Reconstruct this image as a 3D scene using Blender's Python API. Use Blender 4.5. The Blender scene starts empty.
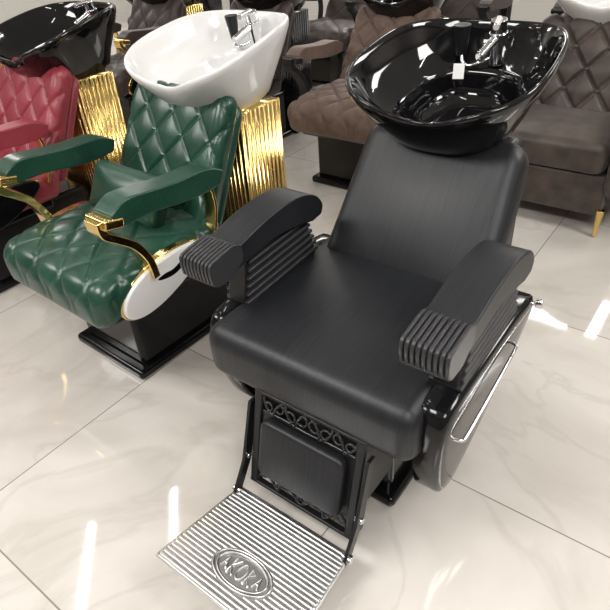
import bpy, bmesh, math, random
from mathutils import Vector, Matrix
random.seed(4)
scene=bpy.context.scene
scene.view_settings.view_transform='Standard'
# ------------------------------------------------------------ materials
def new_mat(name):
    m=bpy.data.materials.new(name); m.use_nodes=True
    nt=m.node_tree; b=nt.nodes['Principled BSDF']
    return m,nt,b
def simple(name,col,rough=.4,metal=0,coat=0,spec=.5,sheen=0):
    m,nt,b=new_mat(name)
    b.inputs['Base Color'].default_value=(*col,1); b.inputs['Roughness'].default_value=rough
    b.inputs['Metallic'].default_value=metal; b.inputs['Coat Weight'].default_value=coat
    b.inputs['Coat Roughness'].default_value=.03
    b.inputs['Specular IOR Level'].default_value=spec
    b.inputs['Sheen Weight'].default_value=sheen
    tc=nt.nodes.new('ShaderNodeTexCoord'); n=nt.nodes.new('ShaderNodeTexNoise'); n.inputs['Scale'].default_value=9
    r=nt.nodes.new('ShaderNodeMapRange'); r.inputs[3].default_value=max(0,rough*.85); r.inputs[4].default_value=min(1,rough*1.2)
    nt.links.new(tc.outputs['Object'],n.inputs['Vector']); nt.links.new(n.outputs['Fac'],r.inputs[0]); nt.links.new(r.outputs[0],b.inputs['Roughness'])
    return m
def leather(name,col,col2,rough=.4,stretch=(1,1,1),scale=60,bump=.15,sheen=0,dist=.002,spec=.5,w2=.5):
    m,nt,b=new_mat(name); L=nt.links.new
    tc=nt.nodes.new('ShaderNodeTexCoord'); mp=nt.nodes.new('ShaderNodeMapping'); mp.inputs['Scale'].default_value=stretch
    n=nt.nodes.new('ShaderNodeTexNoise'); n.inputs['Scale'].default_value=scale; n.inputs['Detail'].default_value=5
    n2=nt.nodes.new('ShaderNodeTexNoise'); n2.inputs['Scale'].default_value=7; n2.inputs['Detail'].default_value=4
    mx=nt.nodes.new('ShaderNodeMix'); mx.data_type='RGBA'; mx.inputs[6].default_value=(*col,1); mx.inputs[7].default_value=(*col2,1)
    add=nt.nodes.new('ShaderNodeMath'); add.operation='MULTIPLY_ADD'; add.inputs[1].default_value=1-w2
    L(tc.outputs['Object'],mp.inputs[0]); L(mp.outputs[0],n.inputs['Vector']); L(tc.outputs['Object'],n2.inputs['Vector'])
    L(n.outputs['Fac'],add.inputs[0]); 
    hf=nt.nodes.new('ShaderNodeMath'); hf.operation='MULTIPLY'; hf.inputs[1].default_value=w2; L(n2.outputs['Fac'],hf.inputs[0]); L(hf.outputs[0],add.inputs[2])
    cr=nt.nodes.new('ShaderNodeMapRange'); cr.inputs[1].default_value=.35; cr.inputs[2].default_value=.65; L(add.outputs[0],cr.inputs[0])
    L(cr.outputs[0],mx.inputs[0]); L(mx.outputs[2],b.inputs['Base Color'])
    b.inputs['Roughness'].default_value=rough; b.inputs['Sheen Weight'].default_value=sheen; b.inputs['Specular IOR Level'].default_value=spec
    bp=nt.nodes.new('ShaderNodeBump'); bp.inputs['Strength'].default_value=bump; bp.inputs['Distance'].default_value=dist
    L(n.outputs['Fac'],bp.inputs['Height']); L(bp.outputs[0],b.inputs['Normal'])
    return m
M_black=leather('black_leather',(.007,.008,.010),(.016,.017,.020),.43,(1,.03,.03),260,.30,spec=.40,w2=.25)
M_green=leather('green_leather',(.007,.034,.022),(.017,.072,.046),.29,scale=120,bump=.12)
M_red=leather('red_leather',(.22,.022,.036),(.31,.045,.062),.4,scale=120)
M_brown=leather('brown_suede',(.085,.050,.036),(.15,.095,.072),.6,scale=30,sheen=.15)
M_taupe=leather('taupe_velvet',(.028,.019,.015),(.075,.054,.044),.5,scale=14,sheen=.15)
M_dark=leather('dark_brown_leather',(.03,.02,.017),(.06,.04,.035),.45)
M_gloss=simple('gloss_black_plastic',(.005,.005,.006),.10,spec=.34)
M_matte=simple('matte_black_plastic',(.009,.009,.010),.38,spec=.4)
M_fil=simple('satin_black_metal',(.022,.022,.023),.22,spec=.6)
M_rib=simple('dark_grey_rubber',(.028,.028,.031),.36)
M_ceram=simple('black_ceramic',(.004,.004,.005),.05,spec=.6)
M_white=simple('white_ceramic',(.80,.80,.79),.12,coat=.4)
M_gold=simple('polished_gold',(.80,.58,.22),.15,metal=1)
M_chrome=simple('chrome',(.8,.8,.82),.1,metal=1)
M_alu=simple('brushed_aluminium',(.66,.66,.66),.30,metal=1)
M_label=simple('label_paper',(.85,.85,.85),.6)
# ------------------------------------------------------------ helpers
def finish(bm,name,mat,parent,mtx=None,smooth=True,bevel=0,seg=3,angle=35):
    bmesh.ops.recalc_face_normals(bm,faces=bm.faces)
    me=bpy.data.meshes.new(name); bm.to_mesh(me); bm.free()
    if smooth:
        for p in me.polygons: p.use_smooth=True
    o=bpy.data.objects.new(name,me); scene.collection.objects.link(o)
    if mat: me.materials.append(mat)
    if parent: o.parent=parent
    if mtx is not None: o.matrix_local=mtx
    if bevel:
        b=o.modifiers.new('b','BEVEL'); b.width=bevel; b.segments=seg; b.limit_method='ANGLE'; b.angle_limit=math.radians(angle); b.harden_normals=True
    return o
def T(x,y,z,rx=0,ry=0,rz=0):
    return Matrix.Translation((x,y,z))@Matrix.Rotation(math.radians(rz),4,'Z')@Matrix.Rotation(math.radians(ry),4,'Y')@Matrix.Rotation(math.radians(rx),4,'X')
def box(name,c,s,mat,parent,bevel=.005,rot=(0,0,0),seg=3):
    bm=bmesh.new(); bmesh.ops.create_cube(bm,size=1)
    for v in bm.verts: v.co=Vector((v.co.x*s[0],v.co.y*s[1],v.co.z*s[2]))
    return finish(bm,name,mat,parent,T(*c,*rot),bevel=bevel,seg=seg)
def smoothpoly(p,it=2):
    for _ in range(it):
        q=[]
        for i in range(len(p)):
            a=p[i]; b=p[(i+1)%len(p)]
            q.append((a[0]*.75+b[0]*.25,a[1]*.75+b[1]*.25)); q.append((a[0]*.25+b[0]*.75,a[1]*.25+b[1]*.75))
        p=q
    return p
def prism(name,prof,x0,x1,mat,parent,bevel=.01,mtx=None,seg=3,axis='X',angle=35):
    bm=bmesh.new()
    def V(t,p):
        return (t,p[0],p[1]) if axis=='X' else ((p[0],p[1],t) if axis=='Z' else (p[0],t,p[1]))
    a=[bm.verts.new(V(x0,p)) for p in prof]; b=[bm.verts.new(V(x1,p)) for p in prof]
    bm.faces.new(a); bm.faces.new(b[::-1])
    n=len(prof)
    for i in range(n): bm.faces.new((a[i],a[(i+1)%n],b[(i+1)%n],b[i]))
    return finish(bm,name,mat,parent,mtx,bevel=bevel,seg=seg,angle=angle)
def loft(name,rings,mat,parent,mtx=None,cap=(True,True)):
    bm=bmesh.new(); R=[[bm.verts.new(p) for p in r] for r in rings]; n=len(rings[0])
    for j in range(len(R)-1):
        for i in range(n):
            bm.faces.new((R[j][i],R[j][(i+1)%n],R[j+1][(i+1)%n],R[j+1][i]))
    if cap[0]: bm.faces.new(R[0][::-1])
    if cap[1]: bm.faces.new(R[-1])
    return finish(bm,name,mat,parent,mtx)
def rrect(w,h,r,n=120,taper=0):
    pts=[]; sx=w/2-r; sy=h/2-r
    L=[2*sx,math.pi*r/2,2*sy,math.pi*r/2]*2; tot=sum(L)
    start=[(-sx,-h/2,0),(sx,-sy,-90),(w/2,-sy,90),(sx,sy,0),(sx,h/2,180),(-sx,sy,90),(-w/2,sy,270),(-sx,-sy,180)]
    for k in range(n):
        d=tot*k/n; i=0
        while d>L[i] and i<7: d-=L[i]; i+=1
        sx0,sy0,a=start[i]
        if i%2==0:
            p=(sx0+d*math.cos(math.radians(a)),sy0+d*math.sin(math.radians(a)))
        else:
            t=math.radians(a)+d/r; p=(sx0+r*math.cos(t),sy0+r*math.sin(t))
        pts.append(p)
    if taper: pts=[(x*(1-taper*(y/h+.5)),y) for x,y in pts]
    return pts
def pillow(name,outl,th,er,mat,parent,mtx=None,bulge=.01,quilt=None,nr=12,deform=None):
    n=len(outl); nor=[]
    for i in range(n):
        a=outl[i-1]; b=outl[(i+1)%n]; t=Vector((b[0]-a[0],b[1]-a[1])).normalized(); nor.append((-t.y,t.x))
    area=sum(outl[i][0]*outl[(i+1)%n][1]-outl[(i+1)%n][0]*outl[i][1] for i in range(n))
    s=1 if area>0 else -1
    inn=[(outl[i][0]+s*nor[i][0]*er,outl[i][1]+s*nor[i][1]*er) for i in range(n)]
    ax=max(abs(p[0]) for p in inn); ay=max(abs(p[1]) for p in inn)
    rings=[]
    def qd(x,y):
        amp,w,hh=quilt
        a=abs(math.sin(math.pi*(x/w+y/hh))); b=abs(math.sin(math.pi*(x/w-y/hh)))
        g=min(1,a*3.2)**.6*min(1,b*3.2)**.6
        return amp*(g-.8)+amp*.6*a*b
    def top(q,sign):
        r=[]
        for p in inn:
            x,y=p[0]*q,p[1]*q; h=th/2+bulge*max(0,1-(x/ax)**2)*max(0,1-(y/ay)**2)
            if quilt and sign>0: h+=qd(x,y)
            r.append((x,y,sign*h))
        return r
    rings.append(top(.01,1))
    for j in range(1,nr+1): rings.append(top(j/nr,1))
    for j in range(1,9):
        a=math.pi/2*j/8; r=[]
        for i in range(n):
            x=inn[i][0]-s*nor[i][0]*er*math.sin(a); y=inn[i][1]-s*nor[i][1]*er*math.sin(a); k=0
            if quilt: k=qd(inn[i][0]-s*nor[i][0]*er*a,inn[i][1]-s*nor[i][1]*er*a)
            r.append((x-s*nor[i][0]*k*math.sin(a),y-s*nor[i][1]*k*math.sin(a),th/2-er+er*math.cos(a)+k*math.cos(a)))
        rings.append(r)
    for j in range(0,6):
        a=math.pi/2*j/5; rings.append([(inn[i][0]-s*nor[i][0]*er*math.cos(a),inn[i][1]-s*nor[i][1]*er*math.cos(a),-(th/2-er)-er*math.sin(a)) for i in range(n)])
    for j in (.6,.05): rings.append([(p[0]*j,p[1]*j,-th/2) for p in inn])
    if deform: rings=[[deform(*p) for p in r] for r in rings]
    return loft(name,rings,mat,parent,mtx)
def cyl(name,p0,p1,r,mat,parent,r2=None,n=20):
    p0=Vector(p0); p1=Vector(p1); d=p1-p0; bm=bmesh.new()
    bmesh.ops.create_cone(bm,cap_ends=True,segments=n,radius1=r,radius2=r if r2 is None else r2,depth=d.length)
    m=Matrix.Translation((p0+p1)/2)@d.to_track_quat('Z','Y').to_matrix().to_4x4()
    return finish(bm,name,mat,parent,m,bevel=min(r,.004)*.5,seg=2)
def tube(name,pts,r,mat,parent,cyclic=False,smooth=True):
    cu=bpy.data.curves.new(name,'CURVE'); cu.dimensions='3D'; cu.bevel_depth=r; cu.bevel_resolution=4; cu.resolution_u=8
    sp=cu.splines.new('NURBS' if smooth else 'POLY'); sp.points.add(len(pts)-1)
    for i,p in enumerate(pts): sp.points[i].co=(*p,1)
    sp.use_cyclic_u=cyclic; sp.use_endpoint_u=not cyclic; sp.order_u=3
    cu.use_fill_caps=True; cu.materials.append(mat)
    o=bpy.data.objects.new(name,cu); scene.collection.objects.link(o); o.parent=parent; return o
def strap(name,path,w,t,mat,parent,x):
    n=len(path); L=[];R=[]
    for i in range(n):
        a=path[max(0,i-1)]; b=path[min(n-1,i+1)]; d=Vector((b[0]-a[0],b[1]-a[1])).normalized()
        L.append((path[i][0]-d.y*t/2,path[i][1]+d.x*t/2)); R.append((path[i][0]+d.y*t/2,path[i][1]-d.x*t/2))
    return prism(name,L+R[::-1],x-w/2,x+w/2,mat,parent,bevel=.004,seg=3,angle=50)
def spl(pts,n=6):
    out=[]
    for i in range(len(pts)-1):
        p0=pts[max(0,i-1)];p1=pts[i];p2=pts[i+1];p3=pts[min(len(pts)-1,i+2)]
        for k in range(n):
            t=k/n
            out.append(tuple(.5*((2*b)+(-a+c)*t+(2*a-5*b+4*c-d)*t*t+(-a+3*b-3*c+d)*t**3) for a,b,c,d in zip(p0,p1,p2,p3)))
    out.append(pts[-1]); return out
def empty(name,loc,rz=0):
    e=bpy.data.objects.new(name,None); scene.collection.objects.link(e); e.location=loc; e.rotation_euler=(0,0,math.radians(rz)); e.empty_display_size=.1; return e
# ------------------------------------------------------------ wash bowl
def bowl(parent,mat,loc,tilt,rx=.28,ry=.30,N=80,label=False,depth=1.0):
    prof=[(.30,-.235,0),(.42,-.23,0),(.54,-.205,.1),(.68,-.15,.2),(.82,-.085,.5),(.93,-.03,.9),(.985,.0,1),(1.0,.018,1),(.995,.028,1),(.975,.031,1),(.955,.024,1),(.92,.004,1),(.88,-.022,.85),(.80,-.055,.6),(.70,-.078,.35),(.63,-.088,.15),(.585,-.094,0),(.55,-.108,0),(.49,-.15,0),(.40,-.180,0),(.25,-.19,0),(.13,-.193,0),(.02,-.195,0)]
    rings=[]
    for f,z,nw in prof:
        r=[]
        for i in range(N):
            a=2*math.pi*i/N; c,s=math.cos(a),math.sin(a)
            e=2/2.7
            x=rx*f*math.copysign(abs(c)**e,c); y=ry*f*math.copysign(abs(s)**e,s)
            x*=1-.10*(y/ry)
            d=(x/(rx*.42)); g=math.exp(-d*d)*(1 if s<0 else 0)
            zz=z*depth-nw*.05*g
            y+=nw*.045*g*f
            zz+=nw*.018*math.cos(2*a)
            r.append((x,y+(.02 if f<.55 else 0),zz))
        rings.append(r)
    m=T(*loc,tilt)
    o=loft('wash_bowl',rings,mat,parent,m)
    e=bpy.data.objects.new('bowl_fittings',None); scene.collection.objects.link(e); e.parent=parent; e.matrix_local=m
    ty=ry*.70
    cyl('tap_base',(0.03,ty,-.08),(0.03,ty,.01),.027,M_chrome,e)
    cyl('tap_body',(0.03,ty,.01),(0.03,ty,.045),.023,M_chrome,e)
    cyl('tap_lever',(0.03,ty,.045),(0.055,ty-.085,.058),.010,M_chrome,e)
    cyl('tap_spout',(0.03,ty,.00),(0.015,ty-.10,-.022),.014,M_chrome,e)
    cyl('shower_head',(-.08,ty-.01,-.06),(-.08,ty,.025),.015,M_matte,e,r2=.026)
    tube('shower_hose',[(-.08,ty-.01,-.05),(-.065,ty-.04,-.08),(-.02,ty-.04,-.075),(.02,ty,-.06)],.006,M_chrome,e)
    cyl('drain',(0,.02,-.194*depth),(0,.02,-.187*depth),.028,M_chrome,e)
    if label: box('price_label',(-.035,ty-.125,-.055),(.032,.002,.042),M_label,e,bevel=.0008,rot=(-28,0,12))
    return o
def ribbed_column(parent,mat,cx,cy,w,d,z0,z1,grow=1.0):
    N=384; base=rrect(w,d,.03,N); ribs=48
    rings=[]
    for z,f in ((z0,1.0),(z0+.004,1.0),(z1,grow)):
        r=[]
        for i,(x,y) in enumerate(base):
            k=.007*abs(math.sin(math.pi*ribs*i/N)); l=math.hypot(x,y)
            r.append((cx+x*f*(1+k/l),cy+y*f*(1+k/l),z))
        rings.append(r)
    return loft('ribbed_column',rings,mat,parent)
# ------------------------------------------------------------ MAIN CHAIR
def main_chair():
    P=empty('salon_shampoo_chair',(0,0,0))
    cx=.010
    pillow('seat_cushion',rrect(.625,.60,.045,260),.160,.048,M_black,P,T(cx,.292,.447),bulge=.014,nr=48,
           deform=lambda x,y,z:(x,y,z-.5*max(0,-y-.14)**2))
    box('seat_pan',(cx,.33,.35),(.44,.46,.08),M_matte,P,.01)
    L=.475; ang=math.degrees(math.atan2(.37,.26))
    out=rrect(.54,L,.055,240,taper=.12)
    def bend(x,y,z): return (x,y,z+.12*x*x-.25*max(0,-y-.12)**2)
    m=T(cx,.45,.475,ang)@Matrix.Translation((0,L/2,-.055))
    pillow('back_cushion',out,.11,.042,M_black,P,m,bulge=.016,nr=48,deform=bend)
    m2=T(cx,.45,.475,ang)@Matrix.Translation((0,L/2,-.135))
    pillow('back_shell',rrect(.50,L-.02,.055,100,taper=.12),.06,.02,M_matte,P,m2,bulge=0,nr=3)
    bowl(P,M_ceram,(.0,.81,1.010),12,rx=.268,ry=.288,label=True,depth=.95)
    prism('bowl_support',smoothpoly([(.66,.05),(.92,.05),(.95,.50),(.93,.82),(.70,.82),(.62,.55)],1),-.17,.19,M_matte,P,bevel=.02)
    box('base_plinth',(cx,.49,.02),(.42,.76,.04),M_gloss,P,.018)
    box('base_box',(cx,.49,.15),(.37,.70,.26),M_gloss,P,.02)
    for sgn,x in ((1,.335),(-1,-.29)):
        prof=[(.03,.50),(.035,.36),(.075,.22),(.12,.180),(.20,.185),(.46,.35),(.58,.45),(.60,.50),(.56,.525),(.10,.53)]
        sp=smoothpoly(prof,2); cyy,czz=.30,.40
        rings=[]
        for t,f in ((-.035,.97),(-.03,1),(.022,1),(.030,.985),(.035,.95),(.037,.85),(.038,.6),(.038,.2)):
            rings.append([(x+sgn*t-sgn*.05*max(0,(.46-(czz+(z-czz)*f))),cyy+(y-cyy)*f,czz+(z-czz)*f) for y,z in sp])
        loft('side_shell',rings,M_gloss,P)
        tr=spl([(.10,.500),(.35,.503),(.54,.495)],4)
        prism('side_trim',tr+[(y,z-.005) for y,z in tr[::-1]],x+sgn*.035-.003,x+sgn*.035+.003,M_chrome,P,bevel=.001)
    tube('side_handle',[(.36,.10,.405),(.388,.102,.405),(.391,.12,.407),(.391,.40,.462),(.388,.418,.466),(.36,.42,.466)],.0045,M_chrome,P)
    cyl('recline_lever',(.34,.59,.47),(.375,.60,.475),.006,M_chrome,P)
    cyl('lever_knob',(.373,.60,.475),(.39,.602,.477),.013,M_chrome,P)
    # arms
    for x in (-.287,.324):
        top=spl([(.10,.716),(.2,.740),(.3,.751),(.38,.746),(.44,.722),(.470,.685),(.462,.655)],5)
        bot=spl([(.42,.650),(.34,.668),(.24,.676),(.10,.660)],4)
        prism('arm_pad',top+bot,x-.053,x+.053,M_black,P,bevel=.033,seg=6,angle=50)
        n=9; w=.110
        for k in range(n):
            xx=x-w/2+w*(k+.5)/n
            pr=smoothpoly([(.008,.648),(.000,.708),(.016,.723),(.120,.735),(.125,.678),(.10,.666),(.075,.644)],1)
            prism('grip_rib',pr,xx-.0043,xx+.0043,M_rib,P,bevel=.0025,seg=2,angle=50)
        prism('grip_core',[(.014,.651),(.008,.706),(.020,.717),(.115,.727),(.118,.683),(.09,.670),(.070,.648)],x-w/2+.004,x+w/2-.004,M_matte,P,bevel=.002)
        prism('arm_post',[(.12,.50),(.15,.670),(.40,.672),(.44,.58),(.46,.50)],x-.03,x+.03,M_matte,P,bevel=.004)
        for k in range(6):
            z=.537+k*.0225; y0=.125+k*.006; y1=.455-k*.008
            box('louvre',(x,(y0+y1)/2,z),(.08,y1-y0,.011),M_rib,P,.004,rot=(3,0,0))
    # calf rest
    box('leg_housing',(.035,.085,.25),(.318,.15,.24),M_matte,P,.012)
    Lh=.305; tilt=math.degrees(math.atan2(.07,.285))
    e=bpy.data.objects.new('calf_rest',None); scene.collection.objects.link(e); e.parent=P
    e.matrix_local=Matrix.Translation((.035,-.03,.2325))@Matrix.Rotation(math.radians(-tilt),4,'X')
    w=.34; h=Lh
    for sx in (-1,1): box('frame_side',(sx*(w/2-.013),.018,0),(.026,.058,h),M_matte,e,.006)
    box('frame_top',(0,0,h/2-.005),(w,.022,.010),M_matte,e,.004); box('frame_bottom',(0,0,-h/2+.005),(w,.022,.010),M_matte,e,.004)
    for zc,sg0 in ((h/2-.038,1),(-h/2+.038,-1)):
        for mx in (-1,1):
            for k in range(4):
                xm=mx*(.018+k*.036); sg=sg0*(1 if k%2 else -1); R=.021-.0015*k
                pts=[(xm+mx*R*math.cos(a+.6)*(1-.11*a),-.002,zc+sg*(-.006)+sg*R*math.sin(a+.6)*(1-.11*a)) for a in [j*.6 for j in range(11)]]
                tube('filigree_scroll',pts,.0032,M_fil,e)
                tube('filigree_leaf',[(xm-mx*.016,-.001,zc-sg*.030),(xm-mx*.002,-.001,zc-sg*.020),(xm+mx*.018,-.001,zc+sg*.006),(xm+mx*.020,-.001,zc+sg*.030)],.0042,M_fil,e)
        tube('filigree_arch',[(-w/2+.02,-.001,zc-sg0*.024),(-.08,-.001,zc-sg0*.020),(0,-.001,zc-sg0*.028),(.08,-.001,zc-sg0*.020),(w/2-.02,-.001,zc-sg0*.024)],.0036,M_fil,e)
    box('panel_back',(0,.003,0),(w-.05,.012,h-.124),M_matte,e,.002)
    pillow('calf_pad',rrect(.262,.178,.025,80),.034,.014,M_black,e,T(0,-.018,-.003,90),bulge=.005,nr=6)
    for sx in (-1,1):
        X=.035+sx*.182
        prism('foot_strut',[(-.02,.34),(.008,.34),(-.05,.15),(-.115,.055),(-.138,.068),(-.078,.16)],X-.005,X+.005,M_matte,P,bevel=.002)
        cyl('strut_pivot',(X-.012,-.115,.075),(X+.014,-.115,.075),.013,M_chrome,P)
        cyl('strut_bolt',(X-.010,-.06,.17),(X+.012,-.06,.17),.008,M_chrome,P)
    f=bpy.data.objects.new('foot_plate',None); scene.collection.objects.link(f); f.parent=P
    f.matrix_local=T(.035,-.10,.075,-6)
    FL=.290
    prism('plate',[(-.186,0),(.184,0),(.208,-FL),(-.210,-FL)],-.012,0,M_alu,f,bevel=.003,axis='Z')
    nr=23; cy_=-.200
    for k in range(nr):
        y=-.011-k*(FL-.022)/(nr-1); hw=.180+.022*(-y/FL)
        inside=abs(y-cy_)<.048
        segs=[(-hw,hw)]
        if inside:
            g=.088*math.sqrt(max(0,1-((y-cy_)/.048)**2)); segs=[(-hw,-g-.002),(g+.002,hw)]
        for a,b in segs:
            box('plate_ridge',((a+b)/2,y,.0012),(b-a,.0078,.0045),M_alu,f,.0020,seg=2)
    for rr in (1,.86):
        pts=[(.086*rr*math.cos(t*math.pi/12),cy_+.047*rr*math.sin(t*math.pi/12),.004) for t in range(24)]
        tube('emblem_ring',pts,.003,M_alu,f,cyclic=True)
    # raised ornamental glyph-like relief inside the oval
    def stroke(pts): tube('emblem_relief',[(x,cy_+y,.003) for x,y in pts],.0026,M_alu,f,smooth=False)
    stroke([(-.058,-.014),(-.050,.016),(-.042,-.014)]); stroke([(-.054,-.003),(-.046,-.003)])
    stroke([(-.034,-.020),(-.034,.022)]); stroke([(-.034,.0),(-.018,.022)]); stroke([(-.034,.0),(-.018,-.020)])
    tube('emblem_relief',[(.0+.011*math.cos(t*math.pi/5),cy_+.022*math.sin(t*math.pi/5),.003) for t in range(10)],.0026,M_alu,f,cyclic=True)
    stroke([(.018,-.020),(.018,.022),(.032,.012),(.018,.0),(.034,-.020)])
    stroke([(.042,-.014),(.050,.016),(.058,-.014)]); stroke([(.046,-.003),(.054,-.003)])
    return P
# ------------------------------------------------------------ CLASSIC ROW CHAIR
def row_chair(loc,rz,mat,bowlmat,colmat=None,metal=None,lumbar=False,oval=None,quilt=True,N=200,nr=40,tilt=12,bz=.990,by=.86,name='salon_shampoo_chair',base=None,backdx=0,amp=.009,seatw=.58,colx=0):
    P=empty(name,loc,rz)
    metal=metal or M_gold; colmat=colmat or M_gold
    q=(amp,.145,.165) if quilt else None
    def drop(x,y,z):
        return (x,y,z-1.2*max(0,-y-.12)**2)
    pillow('seat_cushion',rrect(seatw,.56,.06,N),.155,.055,mat,P,T(0,.26,.435),bulge=.012,quilt=q,nr=nr,deform=drop)
    box('seat_skirt',(0,.27,.345),(.48,.44,.07),M_gloss,P,.02)
    L=.52; ang=61
    m=T(backdx,.45,.44,ang)@Matrix.Translation((0,L/2,-.05))
    pillow('back_cushion',rrect(.55,L,.05,N,taper=.08),.09,.04,mat,P,m,bulge=.006,quilt=q,nr=nr,deform=lambda x,y,z:(x,y,z+.12*x*x))
    m2=T(backdx,.45,.44,ang)@Matrix.Translation((0,L/2,-.105))
    pillow('back_shell',rrect(.51,L-.04,.05,60,taper=.08),.04,.018,mat,P,m2,bulge=0,nr=2)
    if lumbar:
        pillow('lumbar_pillow',rrect(.38,.18,.03,100),.08,.037,mat,P,T(-.02,.385,.59,62),bulge=.014,nr=10)
    for s in (-1,1):
        x=s*.295
        top=spl([(.09,.724),(.15,.752),(.24,.744),(.34,.734),(.46,.730),(.53,.702)],5)
        bot=spl([(.51,.660),(.42,.655),(.32,.663),(.22,.678),(.13,.678),(.09,.690)],4)
        prism('arm_pad',top+bot,x-.046,x+.046,mat,P,bevel=.028,seg=5,angle=50)
        strap('arm_bracket',spl([(.056,.714),(.062,.672),(.10,.640),(.15,.595),(.185,.53),(.195,.46)],6),.062,.026,metal,P,x+s*.004)
        box('arm_tip',(x,.092,.698),(.100,.07,.034),metal,P,.010,rot=(-12,0,0))
        strap('arm_rear_bracket',spl([(.48,.66),(.49,.58),(.46,.46)],4),.05,.012,metal,P,x)
        om=oval or M_gloss
        def egg(a,b,n=44): return [(.24+a*math.cos(t*2*math.pi/n),.430+.04*math.cos(t*2*math.pi/n)+b*math.sin(t*2*math.pi/n)*(1-.25*math.cos(t*2*math.pi/n))) for t in range(n)]
        a,b=sorted((s*.27,s*.302)); prism('side_rim',egg(.186,.077),a,b,metal,P,bevel=.004)
        a,b=sorted((s*.28,s*.315)); prism('side_plate',egg(.180,.071),a,b,om,P,bevel=.008)
        a,b=sorted((s*.305,s*.3165)); prism('side_slot',smoothpoly([(.19,.44),(.23,.452),(.27,.447),(.33,.475),(.31,.44),(.26,.425)],2),a,b,M_gloss,P,bevel=.001)
    bx,bw,bd=base or (-.03,.40,.62)
    box('base_plinth',(bx,.11+bd/2,.02),(bw,bd,.04),M_gloss,P,.015)
    box('base_box',(bx,.12+bd/2,.175),(bw-.05,bd-.06,.29),M_gloss,P,.02)
    ribbed_column(P,colmat,colx,by+.03,.35,.23,.04,.79,1.0)
    box('column_foot',(colx,by+.03,.03),(.38,.27,.06),M_gloss,P,.01)
    box('column_cap',(0,by+.02,.795),(.26,.20,.03),M_gloss,P,.008)
    bowl(P,bowlmat,(0,by,bz),tilt,rx=.275,ry=.295,N=64)
    return P
def sofa_chair(loc,rz):
    P=empty('salon_shampoo_chair',loc,rz)
    box('upholstered_base',(0,.30,.20),(.60,.54,.20),M_taupe,P,.02)
    pillow('seat_cushion',rrect(.56,.52,.05,120),.15,.045,M_taupe,P,T(0,.26,.375),bulge=.012,nr=10)
    m=T(0,.46,.40,66)@Matrix.Translation((0,.24,-.05))
    pillow('back_cushion',rrect(.60,.50,.07,200,taper=.05),.12,.045,M_taupe,P,m,bulge=.012,quilt=(.02,.16,.2),nr=36)
    for i in range(-3,4):
        for j in range(-3,4):
            x,y=i*.08,j*.10
            if (i+j)%2==0 and abs(x)<.25 and abs(y)<.2:
                bm=bmesh.new(); bmesh.ops.create_uvsphere(bm,u_segments=12,v_segments=8,radius=.011)
                finish(bm,'tuft_button',M_taupe,P,m@Matrix.Translation((x,y,.060))@Matrix.Diagonal((1,1,.6,1)))
    for s in (-1,1):
        x=s*.335
        prism('arm_side',smoothpoly([(.02,.12),(.0,.56),(.08,.62),(.30,.62),(.58,.66),(.60,.12)],1),x-.045,x+.045,M_taupe,P,bevel=.022,seg=4)
        strap('arm_trim',spl([(-.004,.44),(-.012,.55),(.02,.605),(.07,.628)],5),.05,.012,M_gold,P,x)
        for y in (.03,.55):
            cyl('leg',(x-s*.03,y,.0),(x-s*.03,y,.14),.009,M_gold,P,r2=.018)
    ribbed_column(P,M_gloss,0,.86,.34,.2,0,.78)
    bowl(P,M_white,(0,.84,.98),12,rx=.28,ry=.30,N=56)
    return P
main_chair()
row_chair((-1.00,-.03,0),-2,M_green,M_white,lumbar=True,oval=M_white,base=(-.015,.42,.53),N=320,nr=64,backdx=-.03,seatw=.60,colx=.015,amp=.007)
row_chair((-2.02,-.02,0),-2,M_red,M_ceram,N=200,nr=36)
row_chair((-1.08,1.72,0),0,M_brown,M_ceram,colmat=M_gloss,metal=M_matte,N=200,nr=36,amp=.014)
row_chair((-2.10,1.72,0),0,M_dark,M_ceram,colmat=M_gloss,metal=M_matte,N=100,nr=14)
row_chair((-3.12,1.72,0),0,M_dark,M_ceram,colmat=M_gold,N=100,nr=14)
row_chair((-3.07,0,0),0,M_dark,M_ceram,N=100,nr=14)
sofa_chair((-.03,1.93,0),0)
sofa_chair((1.0,1.93,0),0)
for x in (-4.6,-3.5,-2.4,-1.3,-.2):
    row_chair((x,3.45,0),0,M_dark,M_ceram,colmat=M_gloss,metal=M_matte,N=80,nr=8)
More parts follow.
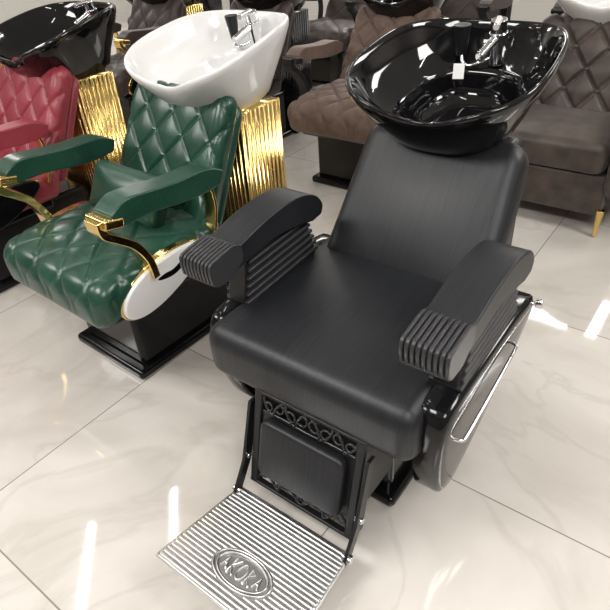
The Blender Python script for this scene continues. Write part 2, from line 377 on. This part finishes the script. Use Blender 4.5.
# ------------------------------------------------------------ ROOM
def floor_mat():
    m,nt,b=new_mat('marble_tile'); L=nt.links.new; N=nt.nodes.new
    tc=N('ShaderNodeTexCoord'); 
    br=N('ShaderNodeTexBrick'); br.offset=0; br.inputs['Scale'].default_value=1; br.inputs['Mortar Size'].default_value=.0022; br.inputs['Mortar Smooth'].default_value=.1
    br.inputs['Brick Width'].default_value=.9; br.inputs['Row Height'].default_value=.9; br.inputs['Bias'].default_value=0
    br.inputs['Color1'].default_value=(0,0,0,1); br.inputs['Color2'].default_value=(1,1,1,1)
    mp=N('ShaderNodeMapping'); mp.inputs['Location'].default_value=(.8+.9*10,.6+.9*10,0); L(tc.outputs['Object'],mp.inputs[0]); L(mp.outputs[0],br.inputs['Vector'])
    off=N('ShaderNodeVectorMath'); off.operation='MULTIPLY_ADD'; off.inputs[1].default_value=(7,5,3); L(br.outputs['Color'],off.inputs[0]); L(tc.outputs['Object'],off.inputs[2])
    n1=N('ShaderNodeTexNoise'); n1.inputs['Scale'].default_value=1.1; n1.inputs['Detail'].default_value=7; n1.inputs['Distortion'].default_value=1.6; L(off.outputs[0],n1.inputs['Vector'])
    n2=N('ShaderNodeTexNoise'); n2.inputs['Scale'].default_value=1.7; n2.inputs['Detail'].default_value=6; n2.inputs['Distortion'].default_value=1.2; L(off.outputs[0],n2.inputs['Vector'])
    s=N('ShaderNodeMath'); s.operation='SUBTRACT'; s.inputs[1].default_value=.5; L(n1.outputs['Fac'],s.inputs[0])
    ab=N('ShaderNodeMath'); ab.operation='ABSOLUTE'; L(s.outputs[0],ab.inputs[0])
    mr=N('ShaderNodeMapRange'); mr.inputs[1].default_value=0; mr.inputs[2].default_value=.028; mr.inputs[3].default_value=.25; mr.inputs[4].default_value=0; L(ab.outputs[0],mr.inputs[0])
    c1=N('ShaderNodeMix'); c1.data_type='RGBA'; c1.inputs[6].default_value=(.61,.575,.535,1); c1.inputs[7].default_value=(.49,.455,.415,1)
    r2=N('ShaderNodeMapRange'); r2.inputs[1].default_value=.4; r2.inputs[2].default_value=.68; L(n2.outputs['Fac'],r2.inputs[0]); L(r2.outputs[0],c1.inputs[0])
    c2=N('ShaderNodeMix'); c2.data_type='RGBA'; c2.inputs[7].default_value=(.36,.325,.29,1); L(c1.outputs[2],c2.inputs[6]); L(mr.outputs[0],c2.inputs[0])
    c3=N('ShaderNodeMix'); c3.data_type='RGBA'; c3.inputs[7].default_value=(.24,.215,.19,1); L(c2.outputs[2],c3.inputs[6]); L(br.outputs['Fac'],c3.inputs[0])
    L(c3.outputs[2],b.inputs['Base Color']); b.inputs['Roughness'].default_value=.05; b.inputs['Specular IOR Level'].default_value=.75
    return m
def wall_mat(name,col,rough=.8):
    m,nt,b=new_mat(name); n=nt.nodes.new('ShaderNodeTexNoise'); n.inputs['Scale'].default_value=3
    mx=nt.nodes.new('ShaderNodeMix'); mx.data_type='RGBA'; mx.inputs[6].default_value=(*col,1); mx.inputs[7].default_value=(*[c*.92 for c in col],1)
    nt.links.new(n.outputs['Fac'],mx.inputs[0]); nt.links.new(mx.outputs[2],b.inputs['Base Color']); b.inputs['Roughness'].default_value=rough; return m
X0,X1,Y0,Y1,H=-7.5,3.2,-3.5,6.2,3.0
MW=wall_mat('wall_paint',(.50,.48,.45)); MD=wall_mat('wall_panel_dark',(.20,.18,.16)); MC=wall_mat('ceiling_paint',(.66,.655,.64)); MB=wall_mat('baseboard_paint',(.5,.48,.45),.4)
def slab(name,x0,x1,y0,y1,z0,z1,mat):
    bm=bmesh.new(); bmesh.ops.create_cube(bm,size=1)
    for v in bm.verts: v.co=Vector(((x0+x1)/2+v.co.x*(x1-x0),(y0+y1)/2+v.co.y*(y1-y0),(z0+z1)/2+v.co.z*(z1-z0)))
    return finish(bm,name,mat,None,smooth=False)
slab('floor',X0-.1,X1+.1,Y0-.1,Y1+.1,-.1,0,floor_mat())
slab('ceiling',X0-.1,X1+.1,Y0-.1,Y1+.1,H,H+.1,MC)
slab('wall_back',X0-.1,X1+.1,Y1,Y1+.1,0,H,MW); slab('wall_front',X0-.1,X1+.1,Y0-.1,Y0,0,H,MD)
slab('wall_left',X0-.1,X0,Y0,Y1,0,H,MW); slab('wall_right',X1,X1+.1,Y0,Y1,0,H,MD)
slab('baseboard_back',X0,X1,Y1-.015,Y1,0,.1,MB); slab('baseboard_left',X0,X0+.015,Y0,Y1-.015,0,.1,MB)
ME,nt,b=new_mat('led_emitter'); b.inputs['Emission Color'].default_value=(1,.98,.95,1); b.inputs['Emission Strength'].default_value=40; b.inputs['Base Color'].default_value=(.9,.9,.9,1)
def strip(x,y,l=.75,w=.04,rz=137):
    e=empty('ceiling_light',(x,y,H),rz)
    box('housing',(0,0,-.02),(l+.03,w+.03,.04),MC,e,.003)
    box('diffuser',(0,0,-.043),(l,w,.006),ME,e,.001)
for x,y in ((-2.34,.86),(-2.55,.08),(-.6,2.4),(-.2,.2),(-1.2,-1.4),(1.2,1.6),(.9,-.9),(-4,2.2),(-2.6,3.6),(-4.3,-.3),(1.4,4),(-5.3,4.3)):
    strip(x,y)
def area(x,y,z,sx,sy,pw,col=(1,.98,.95)):  # bare area light added to brighten the room, no fixture behind it
    l=bpy.data.lights.new('added_fill_light','AREA'); l.shape='RECTANGLE'; l.size=sx; l.size_y=sy; l.energy=pw; l.color=col
    o=bpy.data.objects.new('added_fill_light',l); scene.collection.objects.link(o); o.location=(x,y,z); return o
for x,y,pw in ((-4,-1.6,62),(-1.2,-1.5,72),(1.6,-1.3,62),(2.1,1.3,75),(2.1,3.9,60),(-6.5,2.0,60),(-6.3,4.8,45),(-3.1,5.6,70),(-.6,5.6,50)):  # added fill lights, placed clear of the visible floor reflections
    area(x,y,2.94,1.4,.8,pw)
w=bpy.data.worlds.new('w'); scene.world=w; w.use_nodes=True; w.node_tree.nodes['Background'].inputs[0].default_value=(.8,.85,.9,1); w.node_tree.nodes['Background'].inputs[1].default_value=.5
# ------------------------------------------------------------ CAMERA
p,roll,yaw=.6216,-.0767,.6819
fw=Vector((-math.sin(yaw)*math.cos(p),math.cos(yaw)*math.cos(p),-math.sin(p))); ri=Vector((math.cos(yaw),math.sin(yaw),0)); up=ri.cross(fw)
r2=ri*math.cos(roll)+up*math.sin(roll); u2=-ri*math.sin(roll)+up*math.cos(roll)
cam=bpy.data.cameras.new('camera'); co=bpy.data.objects.new('camera',cam); scene.collection.objects.link(co)
co.matrix_world=Matrix(((r2.x,u2.x,-fw.x,.6629),(r2.y,u2.y,-fw.y,-.7532),(r2.z,u2.z,-fw.z,1.4126),(0,0,0,1)))
cam.sensor_width=36; cam.lens=36*568.72/610; cam.clip_start=.05
scene.camera=co
